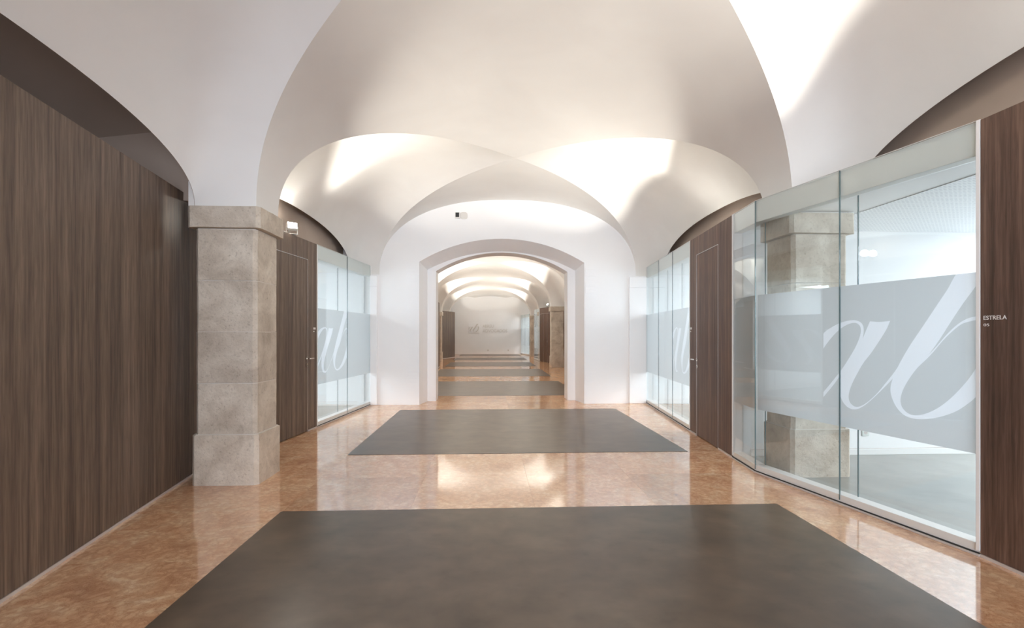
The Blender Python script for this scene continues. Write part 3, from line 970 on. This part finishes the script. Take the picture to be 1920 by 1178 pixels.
# left, near to far
W2((-3.3, END1), (-3.3, 16.2), 'dark panelling hidden left behind the arch pier', seams=(1.2, 2.4, 3.6))
G2((-3.0, 16.6), (-2.13, 20.6), 'sliver of frosted glass partition at the left edge of the arch view', joints=(1.4, 2.8))
W2((-2.13, 20.6), (-2.13, 21.75), 'thin dark oak panel edge left in the arch view, beside a glass sliver')
W2((-2.13, 21.75), (-3.2, 22.3), 'dark oak return behind the sliver of glass')
W2((-3.2, 22.3), (-3.2, 27.2), 'dark oak panelling behind the distant left pillar', seams=(1.2, 2.4, 3.6))
W2((-3.1, 27.5), (-2.08, 30.7), 'distant dark oak panel left of the logo wall', seams=(1.7,))
W2((-2.08, 30.7), (-3.1, 31.3), 'dark oak return beyond the distant left panel')
W2((-3.1, 31.3), (-3.1, YFAR), 'dark oak panelling in the last bay on the left', seams=(1.2, 2.4))
# right, far to near
G2((2.25, YFAR - .02), (2.66, 32.9), 'last glass partition beside the logo wall, seen through the arch', joints=(1.3,))
W2((2.66, 32.9), (3.3, 32.5), 'oak return beside the last glass partition', True)
W2((3.3, 32.4), (3.3, 28.5), 'oak panelling behind the small distant pillar', True, (1.2, 2.4))
W2((3.25, 28.4), (2.52, 28.1), 'oak return beyond the distant narrow glass', True)
G2((2.52, 28.1), (2.63, 26.05), 'narrow glass partition left of the distant dark doors', joints=(1.0,))
rD = Run((2.63, 26.0), (3.04, 24.2))
wood_panels(rD, 0, rD.w, [.03, .60, 1.17, 1.74], 'wood_partition', 'distant reddish oak front with three narrow doors, seen through the arch', M['wood_red'], door=(.03, 1.74, 2.45))
for k in range(3):
    a = .03 + .57 * k
    door_leaf(rD, a, a + .57, 2.45, a + .07, 1, M['wood_red'])
W2((3.06, 24.15), (3.35, 24.0), 'short oak return nearer than the distant doors', True)
W2((3.35, 23.9), (3.35, END1), 'oak panelling hidden right behind the arch pier', True, [1.2 * k for k in range(1, 11)])
room([(-3.4, 16.3), (-2.26, 20.6)], -5, 16.3, 20.6, -1, power=12)
room([(2.72, 26.1), (2.64, 28.1)], 5, 26.1, 28.1, 1, power=12)
room([(2.76, 32.95), (2.36, YFAR - .05)], 5, 32.95, YFAR - .05, 1, power=14)
# logo
def far_pt(px, py):
    k = (YFAR - 0) / (math.cos(TH) - (px - CX) / F * math.sin(TH))
    return ((px - CX) / F * k * math.cos(TH) + k * math.sin(TH), CAMH + (HY - py) / F * k)
x0, z0 = far_pt(878, 625); x1, z1 = far_pt(899, 606)
lg = tag(empty('logo_plaque', ((x0 + x1) / 2, YFAR, z0)), 'raised white square plaque with script letters on the far wall', 'logo')
wl = (x1 - x0)
MB().box(-wl / 2, wl / 2, -.062, -.001, 0, z1 - z0).build('plaque', M['wall'], lg, bevel=.01)
# script letters on the plaque
kz = (z1 - z0) * .86
def norm(pts):
    return [(( x + 60) / 1150 * wl * .92 - wl * .46, (1060 - y) / 970 * kz + .05) for x, y in pts]
for nm, pl in (('letter_a', AB[0]), ('letter_b', AB[1])):
    q = norm(pl); n = len(q)
    cu = bpy.data.curves.new(nm, 'CURVE'); cu.dimensions = '2D'; cu.fill_mode = 'BOTH'; cu.extrude = .012
    for pts in ([q, norm(AB_HOLE)] if nm == 'letter_b' else [q]):
        sp = cu.splines.new('POLY'); sp.points.add(len(pts) - 1); sp.use_cyclic_u = True
        for pnt, (a, b) in zip(sp.points, pts): pnt.co = (a, b, 0, 1)
    tmp = bpy.data.objects.new('t', cu); C.objects.link(tmp); bpy.context.view_layer.update()
    me = bpy.data.meshes.new_from_object(tmp.evaluated_get(bpy.context.evaluated_depsgraph_get())); bpy.data.objects.remove(tmp)
    me.name = nm; o = link(nm, me, M['relief'], lg); o.rotation_euler = (math.pi / 2, 0, 0); o.location = (0, -.07, 0)
x0, z0 = far_pt(905, 614.6); x1, z1 = far_pt(925.5, 609)
x2, z2 = far_pt(905, 623.4); x3, z3 = far_pt(951, 617.5)
nm_ = tag(empty('wall_lettering', (x0, YFAR, z2)), 'raised pale capital letters ABREU ADVOGADOS on the far wall beside the square plaque', 'lettering')
text_mesh('upper_word', 'ABREU', (z1 - z0) * 1.42, .010, M['relief'], nm_, (0, -.012, z0 - z2), (math.pi / 2, 0, 0), width=x1 - x0)
text_mesh('lower_word', 'ADVOGADOS', (z3 - z2) * 1.42, .010, M['relief'], nm_, (0, -.012, 0), (math.pi / 2, 0, 0), width=x3 - x2)
# two floor-level sockets on the far wall
for px, lb in ((915, 'tiny white socket low on the far wall, left of the two'), (953, 'tiny white socket low on the far wall, right of the two')):
    x_, z_ = far_pt(px, 657)
    o = tag(empty('wall_socket', (x_, YFAR, z_)), lb, 'socket')
    MB().box(-.05, .05, -.012, 0, -.05, .05).build('cover_plate', M['relief'], o, bevel=.004)
    MB().tube((0, -.0122, 0), (0, -.0130, 0), .022, 14).build('socket_well', M['strip'], o)

# ------------------------------------------------------------------ uplights on the partition tops
def uplight(x, y, z, aim, label, power=SPOT_W, ang=100, blend=1.0, group='uplights on the partition tops', cross=None, spill=0, fill=5, color=WARM):
    t = tag(empty('uplight', (x, y, z)), label, 'light', group)
    d = (Vector(aim) - Vector((x, y, z + .1))).normalized()
    rz = math.atan2(d.y, d.x); el = math.asin(d.z)
    t.rotation_euler = (0, 0, rz)
    MB().box(-.04, .04, -.05, .05, 0, .006).box(-.012, .012, -.075, -.068, .0, .11).box(-.012, .012, .068, .075, 0, .11).box(-.012, .012, -.075, .075, .0, .006).build('bracket', M['white'], t)
    c, s = math.cos(el), math.sin(el)
    def tr(u, v, w_): return (u * c - w_ * s, v, .11 + u * s + w_ * c)
    mb = MB(); mb.box(-.04, .03, -.065, .065, -.045, .045)
    mb.v = [tr(*q) for q in mb.v]; mb.build('lamp_housing', M['white'], t, bevel=.005)
    mb = MB(); mb.box(.0305, .034, -.055, .055, -.036, .036)
    mb.v = [tr(*q) for q in mb.v]; mb.build('lens', M['lamp'], t)
    MB().tube((-.03, 0, .10), (-.30, .0, .03), .008, 8).build('cable', M['white'], t)
    if cross: power = fill
    l = bpy.data.lights.new('uplight_beam', 'SPOT'); l.energy = power; l.color = color
    l.spot_size = math.radians(ang); l.spot_blend = blend; l.shadow_soft_size = .06
    lo = bpy.data.objects.new('uplight_beam', l); C.objects.link(lo); lo.parent = t
    lo.location = tr(.05, 0, 0)
    q = Vector((c, 0, s)).to_track_quat('-Z', 'Y'); lo.rotation_euler = q.to_euler()
    if cross:
        l2 = bpy.data.lights.new('cross_beam', 'SPOT'); l2.energy = cross[3]; l2.color = color
        l2.spot_size = math.radians(60); l2.spot_blend = .55; l2.shadow_soft_size = .05
        o2 = bpy.data.objects.new('cross_beam', l2); C.objects.link(o2); o2.parent = t; o2.location = lo.location
        dv = Matrix.Rotation(-rz, 3, 'Z') @ (Vector(cross[:3]) - Vector((x, y, z + .1)))
        o2.rotation_euler = dv.to_track_quat('-Z', 'Y').to_euler(); o2.scale = (3.6, 1, 1)
    if spill:
        l3 = bpy.data.lights.new('lamp_spill', 'POINT'); l3.energy = spill; l3.color = color; l3.shadow_soft_size = .03
        o3 = bpy.data.objects.new('lamp_spill', l3); C.objects.link(o3); o3.parent = t; o3.location = tr(.07, 0, .02)
    return t
b0, b1, b2 = bays1
g = 'uplights hidden from view behind the partition tops'
uplight(-2.68, 6.95, 2.76, (-1.7, 5.6, 3.3), 'glowing flood lamp on top of the left oak panelling behind the stone pillar', ang=125, blend=.8, power=SPOT_W * .85, cross=(0.2, 7.65, 4.85, 215), spill=3)
uplight(3.22, 7.3, 2.68, (1.8, 7.2, 3.45), 'uplight hidden behind the right partition top, over the right oak door', group=g, ang=125, blend=.8, power=SPOT_W * .85, cross=(0.4, 7.65, 5.1, 240), spill=3)
uplight(3.35, 2.6, 2.68, (2.0, 2.5, 3.55), 'uplight hidden behind the right partition top, over the near right glass', group=g, ang=125, blend=.8, cross=(.6, 2.9, 5.0, 230))
uplight(3.17, -2.7, 2.68, (1.6, b0, 3.9), 'added unseen uplight behind the camera, on the right', group=g, ang=130, power=SPOT_W * .3)  # this lamp and the next are added out of view for more light
uplight(-2.9, -2.7, 2.76, (-1.0, b0, 3.9), 'added unseen uplight behind the camera, on the left', group=g, ang=130, power=SPOT_W * .3)
for k, cy in enumerate(bays2):
    cyy = min(cy, 33.2)
    zl = 2.76
    lb_l = ['uplight in the first bay beyond the arch, left', 'uplight in the second bay beyond the arch, left', 'uplight in the third bay beyond the arch, left',
            'tiny glowing uplight above the distant dark oak panel, left', 'tiny uplight in the last bay beyond the arch, left'][k]
    uplight(-3.0 if k != 3 else -2.75, cyy if k != 3 else 28.7, zl, (-1.0, cyy, 3.9), lb_l, ang=140, cross=(0.2, cyy + .15, 4.7, 290 if k < 4 else 60), fill=90)
    uplight(3.15 if k != 2 else 2.92, cyy if k != 2 else 24.75, zl, (1.2, cyy, 3.9), lb_l.replace('left', 'right').replace('dark oak panel', 'pillar') if k != 2 else 'tiny bright uplight on top of the distant dark doors', ang=140, cross=(0, cyy + .15, 4.7, 290 if k < 4 else 60), fill=90)

# ------------------------------------------------------------------ unseen wall behind the camera, window added for the daylight
struct(MB().box(-8.5, -2.4, YREAR - .2, YREAR, 0, 4.45).box(3.2, 9, YREAR - .2, YREAR, 0, 4.45).box(-2.4, 3.2, YREAR - .2, YREAR, 3.3, 4.45).build('wall_entrance', M['wall']))
wn = struct(empty('added_window_1', (.4, YREAR - .1, 0)))  # made-up window, goes with the area light behind the camera
MB().box(-2.8, 2.8, -.03, .03, 0, .08).box(-2.8, 2.8, -.03, .03, 3.22, 3.3).box(-2.8, -2.72, -.03, .03, .08, 3.22).box(2.72, 2.8, -.03, .03, .08, 3.22).box(-.03, .03, -.03, .03, .08, 3.22).build('window_frame', M['white'], wn)
MB().box(-2.72, -.03, -.005, .005, .08, 3.22).build('pane', M['glass'], wn)
MB().box(.03, 2.72, -.005, .005, .08, 3.22).build('pane', M['glass'], wn)
# outer shell walls
struct(MB().box(-8.6, -8.5, YREAR - .2, YFAR + .3, -.02, 4.45).build('wall_outer_left', M['wall']))
struct(MB().box(9, 9.1, YREAR - .2, YFAR + .3, -.02, 4.45).build('wall_outer_right', M['wall']))
